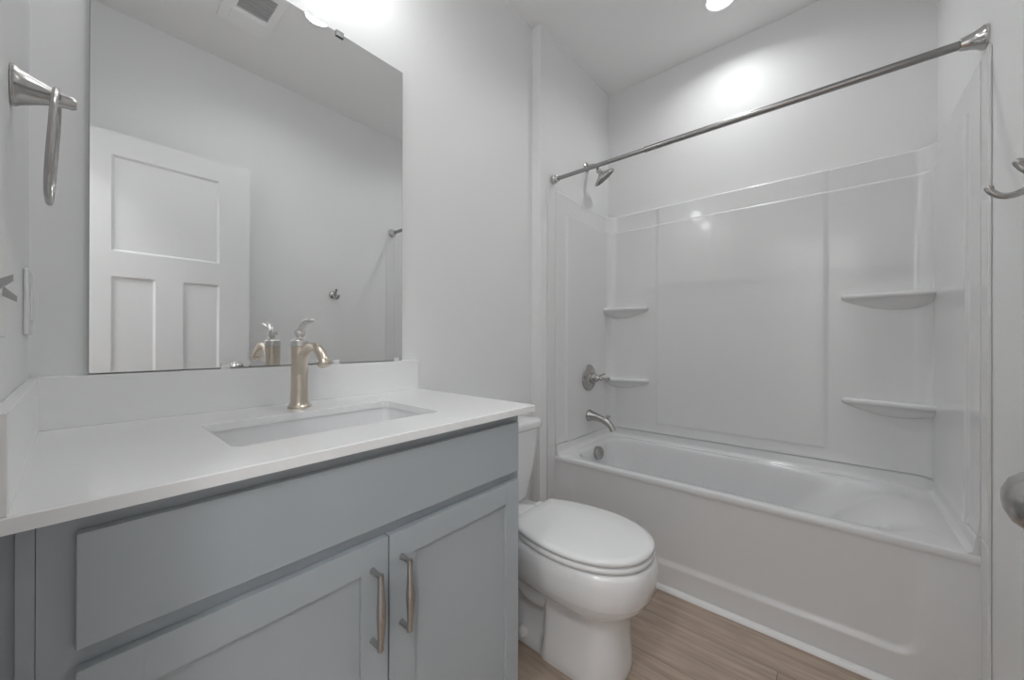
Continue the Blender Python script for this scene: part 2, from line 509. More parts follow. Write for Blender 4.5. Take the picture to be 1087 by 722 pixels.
# ------------------------------------------------------------------ bathtub
tub = thing('bathtub', 'white alcove bathtub with plain apron beneath the tub surround', 'bathtub', (2.05, 0.42, 0))
TY0, TY1 = YO + 0.0004, YE - 0.0004
TXB = XB - 0.003
b = new()
def tr(x0, x1, y0, y1, r, z):
    return rrect(x0, x1, y0, y1, r, z, 10, 24)
rings = [
    tr(XT + 0.012, TXB, TY0, TY1, 0.004, ZR - 0.030),
    tr(XT + 0.002, TXB, TY0, TY1, 0.005, ZR - 0.028),
    tr(XT, TXB, TY0, TY1, 0.006, ZR - 0.022),
    tr(XT, TXB, TY0, TY1, 0.008, ZR - 0.010),
    tr(XT + 0.003, TXB, TY0, TY1, 0.008, ZR - 0.003),
    tr(XT + 0.010, TXB, TY0, TY1, 0.008, ZR),
]
BP = [(0.044, 2.330, -0.235, 1.098, 0.13, 0.001), (0.051, 2.325, -0.205, 1.092, 0.13, -0.004), (0.056, 2.321, -0.172, 1.089, 0.13, -0.012), (0.061, 2.317, -0.128, 1.086, 0.13, -0.030),
      (0.066, 2.312, -0.080, 1.083, 0.13, -0.062), (0.073, 2.305, -0.020, 1.078, 0.13, -0.115), (0.082, 2.296, 0.035, 1.070, 0.13, -0.175), (0.094, 2.284, 0.088, 1.058, 0.13, -0.250),
      (0.108, 2.268, 0.130, 1.045, 0.125, -0.312), (0.140, 2.235, 0.185, 1.000, 0.11, -0.355), (0.22, 2.155, 0.30, 0.88, 0.08, -0.368)]
for a0, a1, a2, a3, a4, a5 in smooth_path(BP, 4):
    rings.append(tr(XT + a0, a1, a2, a3, a4, ZR + a5))
loft(b, rings, False, True)
obj('basin', b, M['tub'], tub, angle=40)
# upstand at the back and ends, below the surround joint
b = new()
UZ = 0.528
def upath(off, r):
    """plan path along the three alcove walls, 'off' metres in front of them"""
    x1, y0, y1 = XB - off, YO + off, YE - off
    pts = []
    n = 40
    xs = XT + 0.004
    for i in range(n):
        pts.append((xs + (x1 - r - xs) * i / n, y1))
    for i in range(13):
        t = math.radians(90 - 90 * i / 12)
        pts.append((x1 - r + r * math.cos(t), y1 - r + r * math.sin(t)))
    for i in range(1, 90):
        pts.append((x1, y1 - r - (y1 - y0 - 2 * r) * i / 90))
    for i in range(13):
        t = math.radians(-90 * i / 12)
        pts.append((x1 - r + r * math.cos(t), y0 + r + r * math.sin(t)))
    for i in range(1, n + 1):
        pts.append((x1 - r - (x1 - r - xs) * i / n, y0))
    return pts
rows = []
for off, z in ((0.0015, UZ), (0.012, UZ), (0.0155, UZ - 0.003), (0.017, UZ - 0.01), (0.018, ZR + 0.02), (0.022, ZR + 0.008), (0.034, ZR)):
    P = upath(off if z > ZR + .001 else off, max(0.075 - off, 0.02))
    rows.append([(max(x, XT + 0.008), y, z) for x, y in P])
loft(b, rows, closed=False)
for k, yw in ((0, YE - 0.0015), (-1, YO + 0.0015)):
    loft(b, [[q[k] for q in rows], [(q[k][0], yw, q[k][2]) for q in rows]], closed=False)
obj('upstand', b, M['tub'], tub, angle=60)
# apron with a shallow recessed panel above a projecting skirt
b = new()
ys = sorted(set([TY0 + (TY1 - TY0) * i / 60 for i in range(61)] + [-0.30 + 0.006 * i for i in range(26)] + [1.0 + .006 * i for i in range(26)]))
zs = sorted(set([0.0 + 0.447 * i / 30 for i in range(31)] + [0.09 + 0.004 * i for i in range(26)]))
def apron_x(y, z):
    zz = 0.106
    # rounded-rectangle recess: y from -0.235 to 1.07, z from zz up
    e = 0.022
    r = 0.07
    yl, yh = -0.215, 1.05
    dx = max(yl + r - y, y - (yh - r), 0)
    dz = max(zz + r - z, 0)
    dist = r - math.hypot(dx, dz) if (dx > 0 and dz > 0) else min(y - yl, yh - y, z - zz)
    k = sstep(-0.006, e, dist)
    return XT - 0.004 + 0.010 * k + 0.009 * (1 - k) * sstep(0.30, 0.43, z)
loft(b, [[(apron_x(y, z), y, z) for y in ys] for z in zs] , closed=False)
R = [[(XT + 0.03, y, z) for y in ys] for z in (zs[0], zs[-1])]
loft(b, [[(apron_x(y, zs[-1]), y, zs[-1]) for y in ys], R[1]], closed=False)
obj('apron', b, M['tub'], tub, angle=60)
b = new()
lathe(b, (2.060, 1.0735, 0.428), (-0.12, -1, 0.10), [(-0.012, 0.039), (0.004, 0.0395), (0.011, 0.0385), (0.015, 0.034), (0.016, 0.028), (0.015, 0.012), (0.017, 0.010), (0.018, 0.001)], 36)
obj('overflow_plate', b, M['nickel'], tub, label='round brushed nickel overflow plate')

# ------------------------------------------------------------------ tub surround
sur = thing('tub_surround', 'glossy white three-wall fibreglass tub surround with moulded corner shelves', 'tub surround', (2.2, 0.42, UZ))
SZ0, SZ1, BZ = UZ + 0.0040, 1.937, 1.826
r0 = 0.075
base = upath(0.0, r0)
# arc length and inward normal for a finer resampled path
def resample(P, step_at):
    S = [0]
    for a, c in zip(P, P[1:]):
        S.append(S[-1] + math.hypot(c[0] - a[0], c[1] - a[1]))
    return S
PS = resample(base, None)
TOT = PS[-1]
def on_path(s):
    s = min(max(s, 0), TOT)
    lo, hi = 0, len(PS) - 1
    while hi - lo > 1:
        m_ = (lo + hi) // 2
        if PS[m_] <= s:
            lo = m_
        else:
            hi = m_
    t = (s - PS[lo]) / max(PS[hi] - PS[lo], 1e-9)
    a, c = base[lo], base[hi]
    # smooth normal analytically by region
    x, y = a[0] + (c[0] - a[0]) * t, a[1] + (c[1] - a[1]) * t
    cxr = XB - r0
    if x <= cxr + 1e-9:
        nrm = (0, -1) if y > 0.4 else (0, 1)
    elif YO + r0 <= y <= YE - r0:
        nrm = (-1, 0)
    else:
        cy = YE - r0 if y > 0.4 else YO + r0
        d = math.hypot(x - cxr, y - cy)
        nrm = (-(x - cxr) / d, -(y - cy) / d)
    return x, y, nrm
XSTART = base[0][0]
LEN_END = PS[40]                       # length of one end wall before the corner
S_BACK0 = PS[52]                       # back wall begins
YB0 = YE - r0
s_of_y = lambda y: S_BACK0 + (YB0 - y)
PANEL0, PANEL1 = s_of_y(0.835), s_of_y(0.028)
COLW = 0.105
def nose(t):
    t = min(1, max(0, t))
    return 1 - math.sqrt(max(0, 1 - t * t))
def depth(s, z):
    band = nose((z - (BZ - 0.008)) / 0.010)
    col = max(1 - sstep(COLW - 0.006, COLW + 0.006, s), sstep(TOT - COLW - 0.006, TOT - COLW + 0.006, s))
    d = 0.019 - 0.009 * max(band, col)
    c = sstep(PANEL0 - 0.013, PANEL0 + 0.013, s) * (1 - sstep(PANEL1 - 0.013, PANEL1 + 0.013, s))
    c *= sstep(0.583, 0.596, z)
    d += 0.005 * c
    # soft outward roll at the very bottom and thin top lip
    d += 0.004 * (1 - sstep(SZ0, SZ0 + 0.03, z))
    d -= 0.006 * sstep(SZ1 - 0.008, SZ1, z)
    return d
def dense(a, bb, c, half, n):
    return [v for v in [c - half + 2 * half * i / n for i in range(n + 1)] if a < v < bb]
ss = sorted(set([TOT * i / 150 for i in range(151)] + dense(0, TOT, COLW, .007, 8) + dense(0, TOT, TOT - COLW, .007, 8) + dense(0, TOT, PANEL0, .014, 10) + dense(0, TOT, PANEL1, .014, 10)
                + dense(0, TOT, PS[46], 0.075, 30) + dense(0, TOT, TOT - PS[46], 0.075, 30)))
zz = sorted(set([SZ0 + (SZ1 - SZ0) * i / 36 for i in range(37)] + dense(SZ0, SZ1, BZ - 0.004, .009, 10) + dense(SZ0, SZ1, 0.5895, .008, 6) + dense(SZ0, SZ1, SZ1 - 0.005, .005, 6) + [SZ0 + .004, SZ0 + .008, SZ0 + .015]))
b = new()
grid = []
for z in zz:
    row = []
    for s in ss:
        x, y, nn = on_path(s)
        d = depth(s, z)
        row.append((x + nn[0] * d, y + nn[1] * d, z))
    grid.append(row)
backrow = lambda z: [(lambda q: (q[0] + q[2][0] * 0.0004, q[1] + q[2][1] * 0.0004, z))(on_path(s)) for s in ss]
grid = [backrow(SZ0)] + grid + [backrow(SZ1)]
loft(b, grid, closed=False)
# front edges of the two end panels
for k in (0, -1):
    col_f = [g[k] for g in grid]
    x, y, nn = on_path(0 if k == 0 else TOT)
    loft(b, [col_f, [(x, y + nn[1] * 0.0004, q[2]) for q in col_f]], closed=False)
obj('wall_panel', b, M['fibreglass'], sur, angle=50)

for y0, y1 in ((YO + 0.0003, YO + 0.0075), (YE - 0.0075, YE - 0.0003)):
    obj('edge_flange', bx(XT - 0.066, XT + 0.005, y0, y1, UZ + 0.0004, SZ1 - 0.001, 0.0035, 3), M['fibreglass'], sur, wn=True)
    obj('edge_flange', bx(XT - 0.066, XT + 0.005, y0, y1, 0.0005, UZ, 0.0035, 3), M['tub'], tub, wn=True)

def shelf(sign, y_tip, zt, dep_tip, dep_end, belly):
    """moulded corner shelf running along the back wall into a corner; sign -1 = door-side corner, +1 = plumbing corner"""
    y_end = (YO + 0.004) if sign < 0 else (YE - 0.004)
    n = 26
    rings = []
    xw = XB - 0.004
    for i in range(n + 1):
        t = (i / n) ** 1.6
        y = y_tip + (y_end - y_tip) * t
        k = math.sqrt(max(0.0, 1 - (1 - min(1, t / 0.07)) ** 2))
        D = (dep_tip + (dep_end - dep_tip) * sstep(0, 1, t)) * (0.55 + 0.45 * k)
        h = belly * math.sin(min(1, 0.06 + t / 0.62) * math.pi / 2) * (1 - 0.25 * sstep(0.7, 1.0, t))
        th = 0.022 * (0.35 + 0.65 * k)
        zt_ = zt - 0.011 * (1 - k) * 0.65
        x0 = xw - D
        sec = [(xw, zt_), (x0 + 0.014, zt_ + 0.0005), (x0 + 0.006, zt_ - 0.0005), (x0 + 0.0015, zt_ - 0.005), (x0, zt_ - th * 0.5), (x0 + 0.0015, zt_ - th + 0.004), (x0 + 0.007, zt_ - th), (x0 + 0.016, zt_ - th - 0.0008),
               (x0 + 0.016 + 0.25 * (D - .016), zt_ - th - 0.42 * h), (x0 + 0.016 + 0.5 * (D - .016), zt_ - th - 0.75 * h), (x0 + 0.016 + 0.75 * (D - .016), zt_ - th - 0.94 * h), (xw, zt_ - th - h)]
        rings.append([(x, y, z) for x, z in sec])
    bb = loft(new(), rings)
    return obj('shelf', bb, M['fibreglass'], sur, angle=60)
shelf(-1, -0.028, 1.320, 0.055, 0.110, 0.056)
shelf(-1, -0.028, 0.842, 0.060, 0.115, 0.056)
shelf(1, 0.885, 1.320, 0.055, 0.105, 0.048)
shelf(1, 0.880, 0.862, 0.055, 0.105, 0.048)

# ------------------------------------------------------------------ shower and tub fittings
PX = 2.083
EF = YE - 0.0192                 # face of the plumbing-wall panel
shw = thing('wall_shower', 'brushed nickel shower head on a bent arm high on the plumbing wall', 'shower head', (PX, YE, 2.185))
b = new()
lathe(b, (PX, YE - 0.0005, 2.185), (0, -1, 0), [(0, 0.031), (0.003, 0.031), (0.008, 0.024), (0.011, 0.013)], 28)
obj('flange', b, M['nickel'], shw)
b = new()
tube(b, [(PX, YE - 0.004, 2.185, 0.0095), (PX, YE - 0.03, 2.187, 0.0095), (PX, YE - 0.06, 2.180, 0.0095), (PX - 0.012, YE - 0.082, 2.163, 0.0095), (PX - 0.028, YE - 0.093, 2.136, 0.0095)], n=14)
obj('arm', b, M['nickel'], shw)
ax = Vector((0.42, -0.48, -0.77)).normalized()
hc = Vector((PX, 1.047, 2.083))
b = new()
lathe(b, hc - ax * 0.066, ax, [(0, 0.010), (0.004, 0.0155), (0.012, 0.0165), (0.020, 0.0135), (0.026, 0.016), (0.036, 0.030), (0.046, 0.051), (0.054, 0.0655), (0.060, 0.0695), (0.065, 0.0700), (0.067, 0.068)], 40)
obj('head', b, M['nickel'], shw)
b = new()
lathe(b, hc, ax, [(0.000, 0.060), (0.0025, 0.059), (0.003, 0.02), (0.0032, 0.001)], 36)
a_, b_ = frame(ax)
for ring, cnt in ((0.018, 8), (0.034, 14), (0.050, 20)):
    for i in range(cnt):
        t = 2 * math.pi * i / cnt
        p = hc + a_ * (ring * math.cos(t)) + b_ * (ring * math.sin(t))
        lathe(b, p, ax, [(0.002, 0.0022), (0.005, 0.0016)], 6)
obj('spray_face', b, M['rubber'], shw, label='dark spray face with nozzles')

val = thing('shower_valve', 'round brushed nickel valve trim with lever on the plumbing wall', 'tap', (PX, EF, 0.875))
b = new()
lathe(b, (PX, EF, 0.875), (0, -1, 0), [(-0.001, 0.082), (0.004, 0.082), (0.008, 0.079), (0.010, 0.070), (0.013, 0.040), (0.018, 0.034)], 48)
obj('escutcheon', b, M['nickel'], val)
b = new()
lathe(b, (PX, EF - 0.016, 0.875), (0, -1, 0), [(0, 0.029), (0.012, 0.028), (0.016, 0.022), (0.026, 0.020), (0.032, 0.025), (0.040, 0.024), (0.046, 0.015), (0.056, 0.011), (0.064, 0.014), (0.070, 0.013),
      (0.076, 0.009), (0.095, 0.0085), (0.112, 0.011), (0.122, 0.0105), (0.126, 0.004)], 28)
obj('hub', b, M['nickel'], val)
b = new()
tube(b, [(PX, EF - 0.052, 0.877, 0.008), (PX + 0.02, EF - 0.058, 0.886, 0.0075), (PX + 0.05, EF - 0.064, 0.893, 0.0065), (PX + 0.075, EF - 0.066, 0.896, 0.0070), (PX + 0.082, EF - 0.066, 0.896, 0.003)], n=12, flat=0.7)
obj('lever', b, M['nickel'], val)

spt = thing('tub_spout', 'brushed nickel tub spout with diverter knob over the bathtub', 'tap', (PX, EF, 0.640))
b = new()
lathe(b, (PX, EF, 0.642), (0, -1, 0), [(-0.0005, 0.036), (0.006, 0.036), (0.010, 0.0345), (0.022, 0.030)], 28)
tube(b, [(PX, EF - 0.012, 0.642, 0.0325), (PX, EF - 0.045, 0.639, 0.0255), (PX, EF - 0.085, 0.631, 0.0215), (PX, EF - 0.120, 0.618, 0.0215), (PX, EF - 0.146, 0.597, 0.0195), (PX, EF - 0.160, 0.576, 0.0185), (PX, EF - 0.164, 0.570, 0.0175)], n=22)
obj('spout', b, M['nickel'], spt)
b = new()
lathe(b, (PX, EF - 0.125, 0.634), (0, -0.35, 0.94), [(0, 0.005), (0.012, 0.005), (0.014, 0.010), (0.020, 0.012), (0.025, 0.009), (0.027, 0.002)], 16)
obj('diverter', b, M['nickel'], spt)

# curtain rod
RX, RZ = 1.7135, 1.985
JY = 0.66
rod = thing('curtain_rod', 'straight telescoping metal shower curtain rod across the tub opening', 'curtain rod', (RX, YE, RZ))
b = new()
tube(b, [(RX, YE - 0.02, RZ, 0.0102), (RX, 0.50, RZ, 0.0102)], n=24, sub=1)
obj('inner_tube', b, M['steel'], rod)
b = new()
lathe(b, (RX, JY, RZ), (0, -1, 0), [(0, 0.0105), (0.0005, 0.0138), (0.004, 0.0138), (0.0045, 0.0126), (JY - YO - 0.02, 0.0126)], 28)
obj('outer_tube', b, M['steel'], rod)
for y, d in ((YE - 0.0005, -1), (YO + 0.0005, 1)):
    b = new()
    lathe(b, (RX, y, RZ), (0, d, 0), [(0, 0.0330), (0.005, 0.0335), (0.009, 0.0325), (0.016, 0.0270), (0.030, 0.0215), (0.044, 0.0180), (0.050, 0.0170), (0.052, 0.0135)] if d > 0 else
          [(0, 0.024), (0.004, 0.0245), (0.016, 0.0235), (0.020, 0.020), (0.030, 0.0165), (0.036, 0.0165), (0.038, 0.012)], 32)
    obj('end_flange', b, M['chrome'], rod)

# ------------------------------------------------------------------ toilet
TX = 1.180
toi = thing('toilet', 'white two-piece elongated toilet with closed lid between vanity and bathtub', 'toilet', (TX, 0.85, 0))
def egg(yb, ym, yt, hw, hb, z, n=28, cx=TX, p=2.2):
    """half-widths: hb at the back edge yb, hw at ym, rounded tip at yt"""
    right = []
    for i in range(n + 1):
        t = math.pi / 2 * i / n                     # tip -> widest
        right.append((hw * math.sin(t) ** (2 / p), ym - (ym - yt) * math.cos(t) ** (2 / p)))
    for i in range(1, n + 1):
        t = i / n
        w = hb + (hw - hb) * math.cos(t * math.pi / 2) ** 0.9
        right.append((w, ym + (yb - ym) * t))
    pts = [Vector((cx + w, y, z)) for w, y in right] + [Vector((cx - w, y, z)) for w, y in right[::-1][:-1]]
    return pts

def body_ring(z, yt, ym, yb, hw, hb, w_rear=None, y_waist=0.775, cx=TX, n=28, p=2.5):
    """outline of bowl/pedestal at height z; behind y_waist the half-width drops to w_rear"""
    right = []
    for i in range(n + 1):
        t = math.pi / 2 * i / n
        right.append((hw * math.sin(t) ** (2 / p), ym - (ym - yt) * math.cos(t) ** (2 / p)))
    m_ = 2 * n
    for i in range(1, m_ + 1):
        t = i / m_
        y = ym + (yb - ym) * t
        w = hb + (hw - hb) * math.cos(t * math.pi / 2)
        if w_rear is not None:
            k = sstep(y_waist - 0.012, y_waist + 0.018, y)
            w = max(w, hw * (1 - 0.02 * t)) if y < y_waist - 0.012 else w
            w = w * (1 - k) + min(w, w_rear) * k
        right.append((w, y))
    return [Vector((cx + w, y, z)) for w, y in right] + [Vector((cx - w, y, z)) for w, y in right[::-1][:-1]]

#          z     yt     ym    yb     hw     hb    w_rear
BODY = [
    (0.000, 0.512, 0.62, 1.060, 0.118, 0.105, 0.105),
    (0.010, 0.508, 0.62, 1.060, 0.120, 0.106, 0.106),
    (0.030, 0.508, 0.62, 1.055, 0.119, 0.102, 0.098),
    (0.060, 0.510, 0.62, 1.040, 0.117, 0.090, 0.074),
    (0.120, 0.516, 0.62, 1.020, 0.113, 0.080, 0.064),
    (0.180, 0.522, 0.62, 1.000, 0.110, 0.085, 0.070),
    (0.215, 0.522, 0.62, 0.985, 0.112, 0.095, 0.085),
    (0.228, 0.516, 0.625, 0.985, 0.117, 0.100, 0.100),
    (0.238, 0.496, 0.64, 0.985, 0.136, 0.110, 0.120),
    (0.248, 0.474, 0.65, 0.985, 0.152, 0.116, None),
    (0.262, 0.454, 0.66, 0.985, 0.165, 0.120, None),
    (0.280, 0.441, 0.67, 0.985, 0.174, 0.124, None),
    (0.292, 0.436, 0.67, 0.985, 0.1775, 0.126, None),
    (0.297, 0.4325, 0.67, 0.985, 0.1800, 0.128, None),
    (0.330, 0.428, 0.675, 0.985, 0.183, 0.130, None),
    (0.360, 0.426, 0.68, 0.985, 0.185, 0.130, None),
    (0.385, 0.430, 0.68, 0.985, 0.183, 0.130, None),
    (0.397, 0.436, 0.68, 0.985, 0.178, 0.128, None),
    (0.401, 0.446, 0.68, 0.980, 0.168, 0.120, None),
]
b = new()
loft(b, [body_ring(z, yt, ym, yb, hw, hb, wr) for z, yt, ym, yb, hw, hb, wr in BODY])
obj('bowl', b, M['porcelain'], toi, angle=70)
# trapway bulge on the side and rear foot
for s in (-1, 1):
    b = new()
    tube(b, [(TX + s * 0.045, 0.70, 0.265, 0.045), (TX + s * 0.060, 0.74, 0.225, 0.046), (TX + s * 0.068, 0.80, 0.19, 0.044), (TX + s * 0.068, 0.87, 0.20, 0.042), (TX + s * 0.060, 0.92, 0.26, 0.045), (TX + s * 0.05, 0.95, 0.32, 0.045)], n=20)
    obj('trapway', b, M['porcelain'], toi, angle=70)
    b = new()
    lathe(b, (TX + s * 0.098, 0.87, 0.028), (s * 0.25, 0, 1), [(0, 0.020), (0.014, 0.019), (0.024, 0.014), (0.029, 0.006), (0.030, 0.001)], 20)
    obj('bolt_cap', b, M['seat'], toi)
# seat and lid
b = new()
loft(b, [egg(0.900, 0.68, 0.438, 0.178, 0.125, 0.4025), egg(0.900, 0.68, 0.433, 0.184, 0.130, 0.406), egg(0.900, 0.68, 0.432, 0.185, 0.130, 0.416), egg(0.900, 0.68, 0.437, 0.180, 0.127, 0.4215)])
obj('seat', b, M['seat'], toi, angle=60)
b = new()
loft(b, [egg(0.905, 0.68, 0.440, 0.178, 0.124, 0.4255), egg(0.906, 0.68, 0.434, 0.184, 0.130, 0.4285), egg(0.906, 0.68, 0.433, 0.185, 0.131, 0.436), egg(0.904, 0.68, 0.437, 0.181, 0.128, 0.442),
         egg(0.895, 0.68, 0.455, 0.163, 0.112, 0.4465), egg(0.85, 0.68, 0.54, 0.09, 0.06, 0.4495), egg(0.75, 0.68, 0.62, 0.03, 0.02, 0.450)])
obj('lid', b, M['seat'], toi, angle=60)
for s in (-1, 1):
    b = new()
    box(b, TX + s * 0.075 - 0.018, TX + s * 0.075 + 0.018, 0.906, 0.935, 0.4015, 0.436, 0.006, 3)
    obj('hinge', b, M['seat'], toi, wn=True)
# tank
b = new()
def tk(hw, y0, y1, r, z):
    return rrect(TX - hw, TX + hw, y0, y1, r, z, 8, 8)
loft(b, [tk(0.125, 1.035, 1.190, 0.04, 0.4048), tk(0.140, 1.025, 1.200, 0.045, 0.411), tk(0.150, 1.020, 1.205, 0.045, 0.43), tk(0.172, 1.010, 1.21, 0.045, 0.52), tk(0.190, 1.003, 1.213, 0.045, 0.62), tk(0.200, 0.998, 1.215, 0.045, 0.716)])
obj('tank', b, M['porcelain'], toi, angle=60)
b = new()
loft(b, [tk(0.200, 1.000, 1.215, 0.045, 0.7165), tk(0.212, 0.988, 1.217, 0.05, 0.721), tk(0.214, 0.986, 1.218, 0.05, 0.728), tk(0.214, 0.986, 1.218, 0.05, 0.744), tk(0.211, 0.989, 1.216, 0.05, 0.752), tk(0.200, 1.000, 1.205, 0.045, 0.7555), tk(0.12, 1.06, 1.15, 0.02, 0.7575)])
obj('tank_lid', b, M['porcelain'], toi, angle=60)
b = new()
lathe(b, (TX - 0.145, 1.004, 0.665), (0, -1, 0), [(0, 0.014), (0.006, 0.014), (0.009, 0.009), (0.014, 0.008)], 18)
tube(b, [(TX - 0.150, 0.990, 0.665, 0.006), (TX - 0.11, 0.986, 0.661, 0.0065), (TX - 0.07, 0.985, 0.655, 0.0075), (TX - 0.064, 0.985, 0.654, 0.003)], n=12)
obj('flush_lever', b, M['chrome'], toi)
# bowl shelf under the tank
b = new()
loft(b, [rrect(TX - 0.085, TX + 0.085, 0.93, 1.15, 0.03, 0.30, 6, 4), rrect(TX - 0.115, TX + 0.115, 0.93, 1.18, 0.03, 0.34, 6, 4), rrect(TX - 0.130, TX + 0.130, 0.93, 1.19, 0.03, 0.375, 6, 4), rrect(TX - 0.130, TX + 0.130, 0.93, 1.19, 0.03, 0.400, 6, 4), rrect(TX - 0.126, TX + 0.126, 0.935, 1.185, 0.03, 0.4045, 6, 4)])
obj('tank_shelf', b, M['porcelain'], toi, angle=60)

# ------------------------------------------------------------------ open door against the door-side wall
door = bpy.data.objects.new('door_1', None)
COL.objects.link(door)
door.location = (-0.03, -0.205, 0.0)
door['kind'] = 'structure'
dx0, dx1, dz0, dz1 = -0.028, 0.686, 0.010, 2.108
dyf, dyb = -0.205, -0.240
b = new()
def leafbox(*a):
    box(b, *a, bev=0.0)
P0 = (0.122, 0.541)
zr = [dz0, 0.235, 1.411, 1.533, 1.998, dz1]
box(b, dx0, P0[0], dyb, dyf, dz0, dz1)
box(b, P0[1], dx1, dyb, dyf, dz0, dz1)
box(b, P0[0], P0[1], dyb, dyf, zr[4], zr[5])
box(b, P0[0], P0[1], dyb, dyf, zr[2], zr[3])
box(b, P0[0], P0[1], dyb, dyf, zr[0], zr[1])
box(b, 0.279, 0.386, dyb, dyf, zr[1], zr[2])
obj('door_leaf', b, M['door'], door, smooth=False)
for x0, x1, z0, z1 in ((P0[0], P0[1], zr[3], zr[4]), (P0[0], 0.279, zr[1], zr[2]), (0.386, P0[1], zr[1], zr[2])):
    b = new()
    # flat panel with a sloped sticking on both faces
    for yf, ym in ((dyf, dyf - 0.009), (dyb, dyb + 0.009)):
        e = 0.010
        o = [(x0, yf - 0.001 if yf == dyf else yf + 0.001, z0), (x1, yf - 0.001 if yf == dyf else yf + 0.001, z0), (x1, yf - 0.001 if yf == dyf else yf + 0.001, z1), (x0, yf - 0.001 if yf == dyf else yf + 0.001, z1)]
        i = [(x0 + e, ym, z0 + e), (x1 - e, ym, z0 + e), (x1 - e, ym, z1 - e), (x0 + e, ym, z1 - e)]
        loft(b, [o, i], False, True)
    obj('door_panel', b, M['door'], door, smooth=False)
b = new()
for y, s in ((dyf, 1), (dyb, -1)):
    lathe(b, (0.616, y, 0.945), (0, s, 0), [(-0.0005, 0.031), (0.003, 0.032), (0.006, 0.029), (0.010, 0.016), (0.016, 0.011), (0.028, 0.0105), (0.034, 0.016), (0.041, 0.0245), (0.050, 0.0290), (0.060, 0.0285), (0.068, 0.022), (0.073, 0.012), (0.075, 0.001)], 36)
obj('door_knob', b, M['nickel'], door, label='round satin nickel door knob')
b = new()
box(b, dx1 - 0.001, dx1 + 0.0015, dyb + 0.005, dyf - 0.005, 0.915, 0.975, 0.0005)
box(b, dx1, dx1 + 0.010, dyb + 0.012, dyf - 0.012, 0.938, 0.952, 0.001)
obj('door_latch', b, M['nickel'], door)
for z in (0.20, 1.06, 1.90):
    b = new()
    lathe(b, (dx0 - 0.008, dyf + 0.004, z), (0, 0, 1), [(0, 0.006), (0.09, 0.006)], 12)
    obj('door_hinge', b, M['nickel'], door)

# ------------------------------------------------------------------ wall fittings
# towel ring on the left wall
tw = thing('towel_ring', 'brushed nickel towel ring on the left wall beside the mirror', 'towel ring', (XL, 0.86, 1.462))
b = new()
yc, zc_ = 0.865, 1.457
rg = []
for xo, hw, hh, dz in ((0.0005, 0.026, 0.028, 0.0), (0.004, 0.026, 0.028, 0.0), (0.008, 0.0215, 0.025, 0.0), (0.020, 0.0165, 0.019, 0.0), (0.034, 0.0115, 0.013, 0.0), (0.044, 0.0085, 0.011, -0.001), (0.050, 0.0080, 0.0095, -0.001), (0.056, 0.0082, 0.0095, -0.001), (0.060, 0.006, 0.007, -0.001)):
    rg.append([(XL + xo, yc + hw * math.cos(t), zc_ + dz + hh * math.sin(t)) for t in [2 * math.pi * i / 28 for i in range(28)]])
loft(b, rg)
obj('post', b, M['nickel'], tw, angle=40)
b = new()
path = []
W, HT, rr = 0.070, 0.148, 0.045
loop = [(0, 0)]
pts = rrect(-W, W, -HT, 0, 0.05, 0, 8, 6)
for p in pts:
    tilt = -p.y / HT
    path.append((XL + 0.0415 - 0.008 * tilt, yc + p.x, zc_ - 0.001 + p.y, 0.0048))
n = len(path)
V = [Vector(p[:3]) for p in path]
rings = []
for i in range(n):
    d = (V[(i + 1) % n] - V[i - 1]).normalized()
    a = Vector((1, 0, 0))
    a = (a - d * a.dot(d)).normalized()
    c = d.cross(a)
    rings.append([V[i] + a * math.cos(t) * 0.0038 + c * math.sin(t) * 0.0045 for t in [2 * math.pi * k / 12 for k in range(12)]])
RV = [[b.verts.new(p) for p in r] for r in rings]
for i in range(n):
    for k in range(12):
        b.faces.new((RV[i][k], RV[(i + 1) % n][k], RV[(i + 1) % n][(k + 1) % 12], RV[i][(k + 1) % 12]))
obj('ring', b, M['nickel'], tw)

# rocker plate near the corner, switch plate near the doorway
out = thing('rocker_switch', 'white wall plate with rocker on the left wall just above the side splash', 'wall plate', (XL, 1.133, 1.17))
obj('plate', bx(XL + 0.0003, XL + 0.0065, 1.076, 1.190, 1.112, 1.230, 0.003, 3), M['plastic'], out, wn=True)
b = new()
box(b, XL + 0.005, XL + 0.0095, 1.114, 1.152, 1.136, 1.206, 0.002)
obj('rocker', b, M['plastic'], out, wn=True)
sw = thing('switch_plate', 'double light switch plate with toggles greyed for shade on the left wall by the doorway', 'light switch', (XL, 0.69, 1.166))
obj('plate', bx(XL + 0.0003, XL + 0.0050, 0.630, 0.755, 1.106, 1.226, 0.002, 3), M['plastic'], sw, wn=True)
for y, up in ((0.670, 1), (0.716, -1)):
    b = new()
    rgs = []
    for t in (0, 0.5, 1):
        xx = XL + 0.004 + 0.011 * t
        zc2 = 1.160 + up * 0.010 * t
        hw, hh = 0.0040 - 0.001 * t, 0.0060 - 0.0025 * t
        rgs.append([(xx, y - hw, zc2 - hh), (xx, y + hw, zc2 - hh), (xx, y + hw, zc2 + hh), (xx, y - hw, zc2 + hh)])
    loft(b, rgs)
    obj('toggle', b, M['shaded_plastic'], sw, smooth=False)

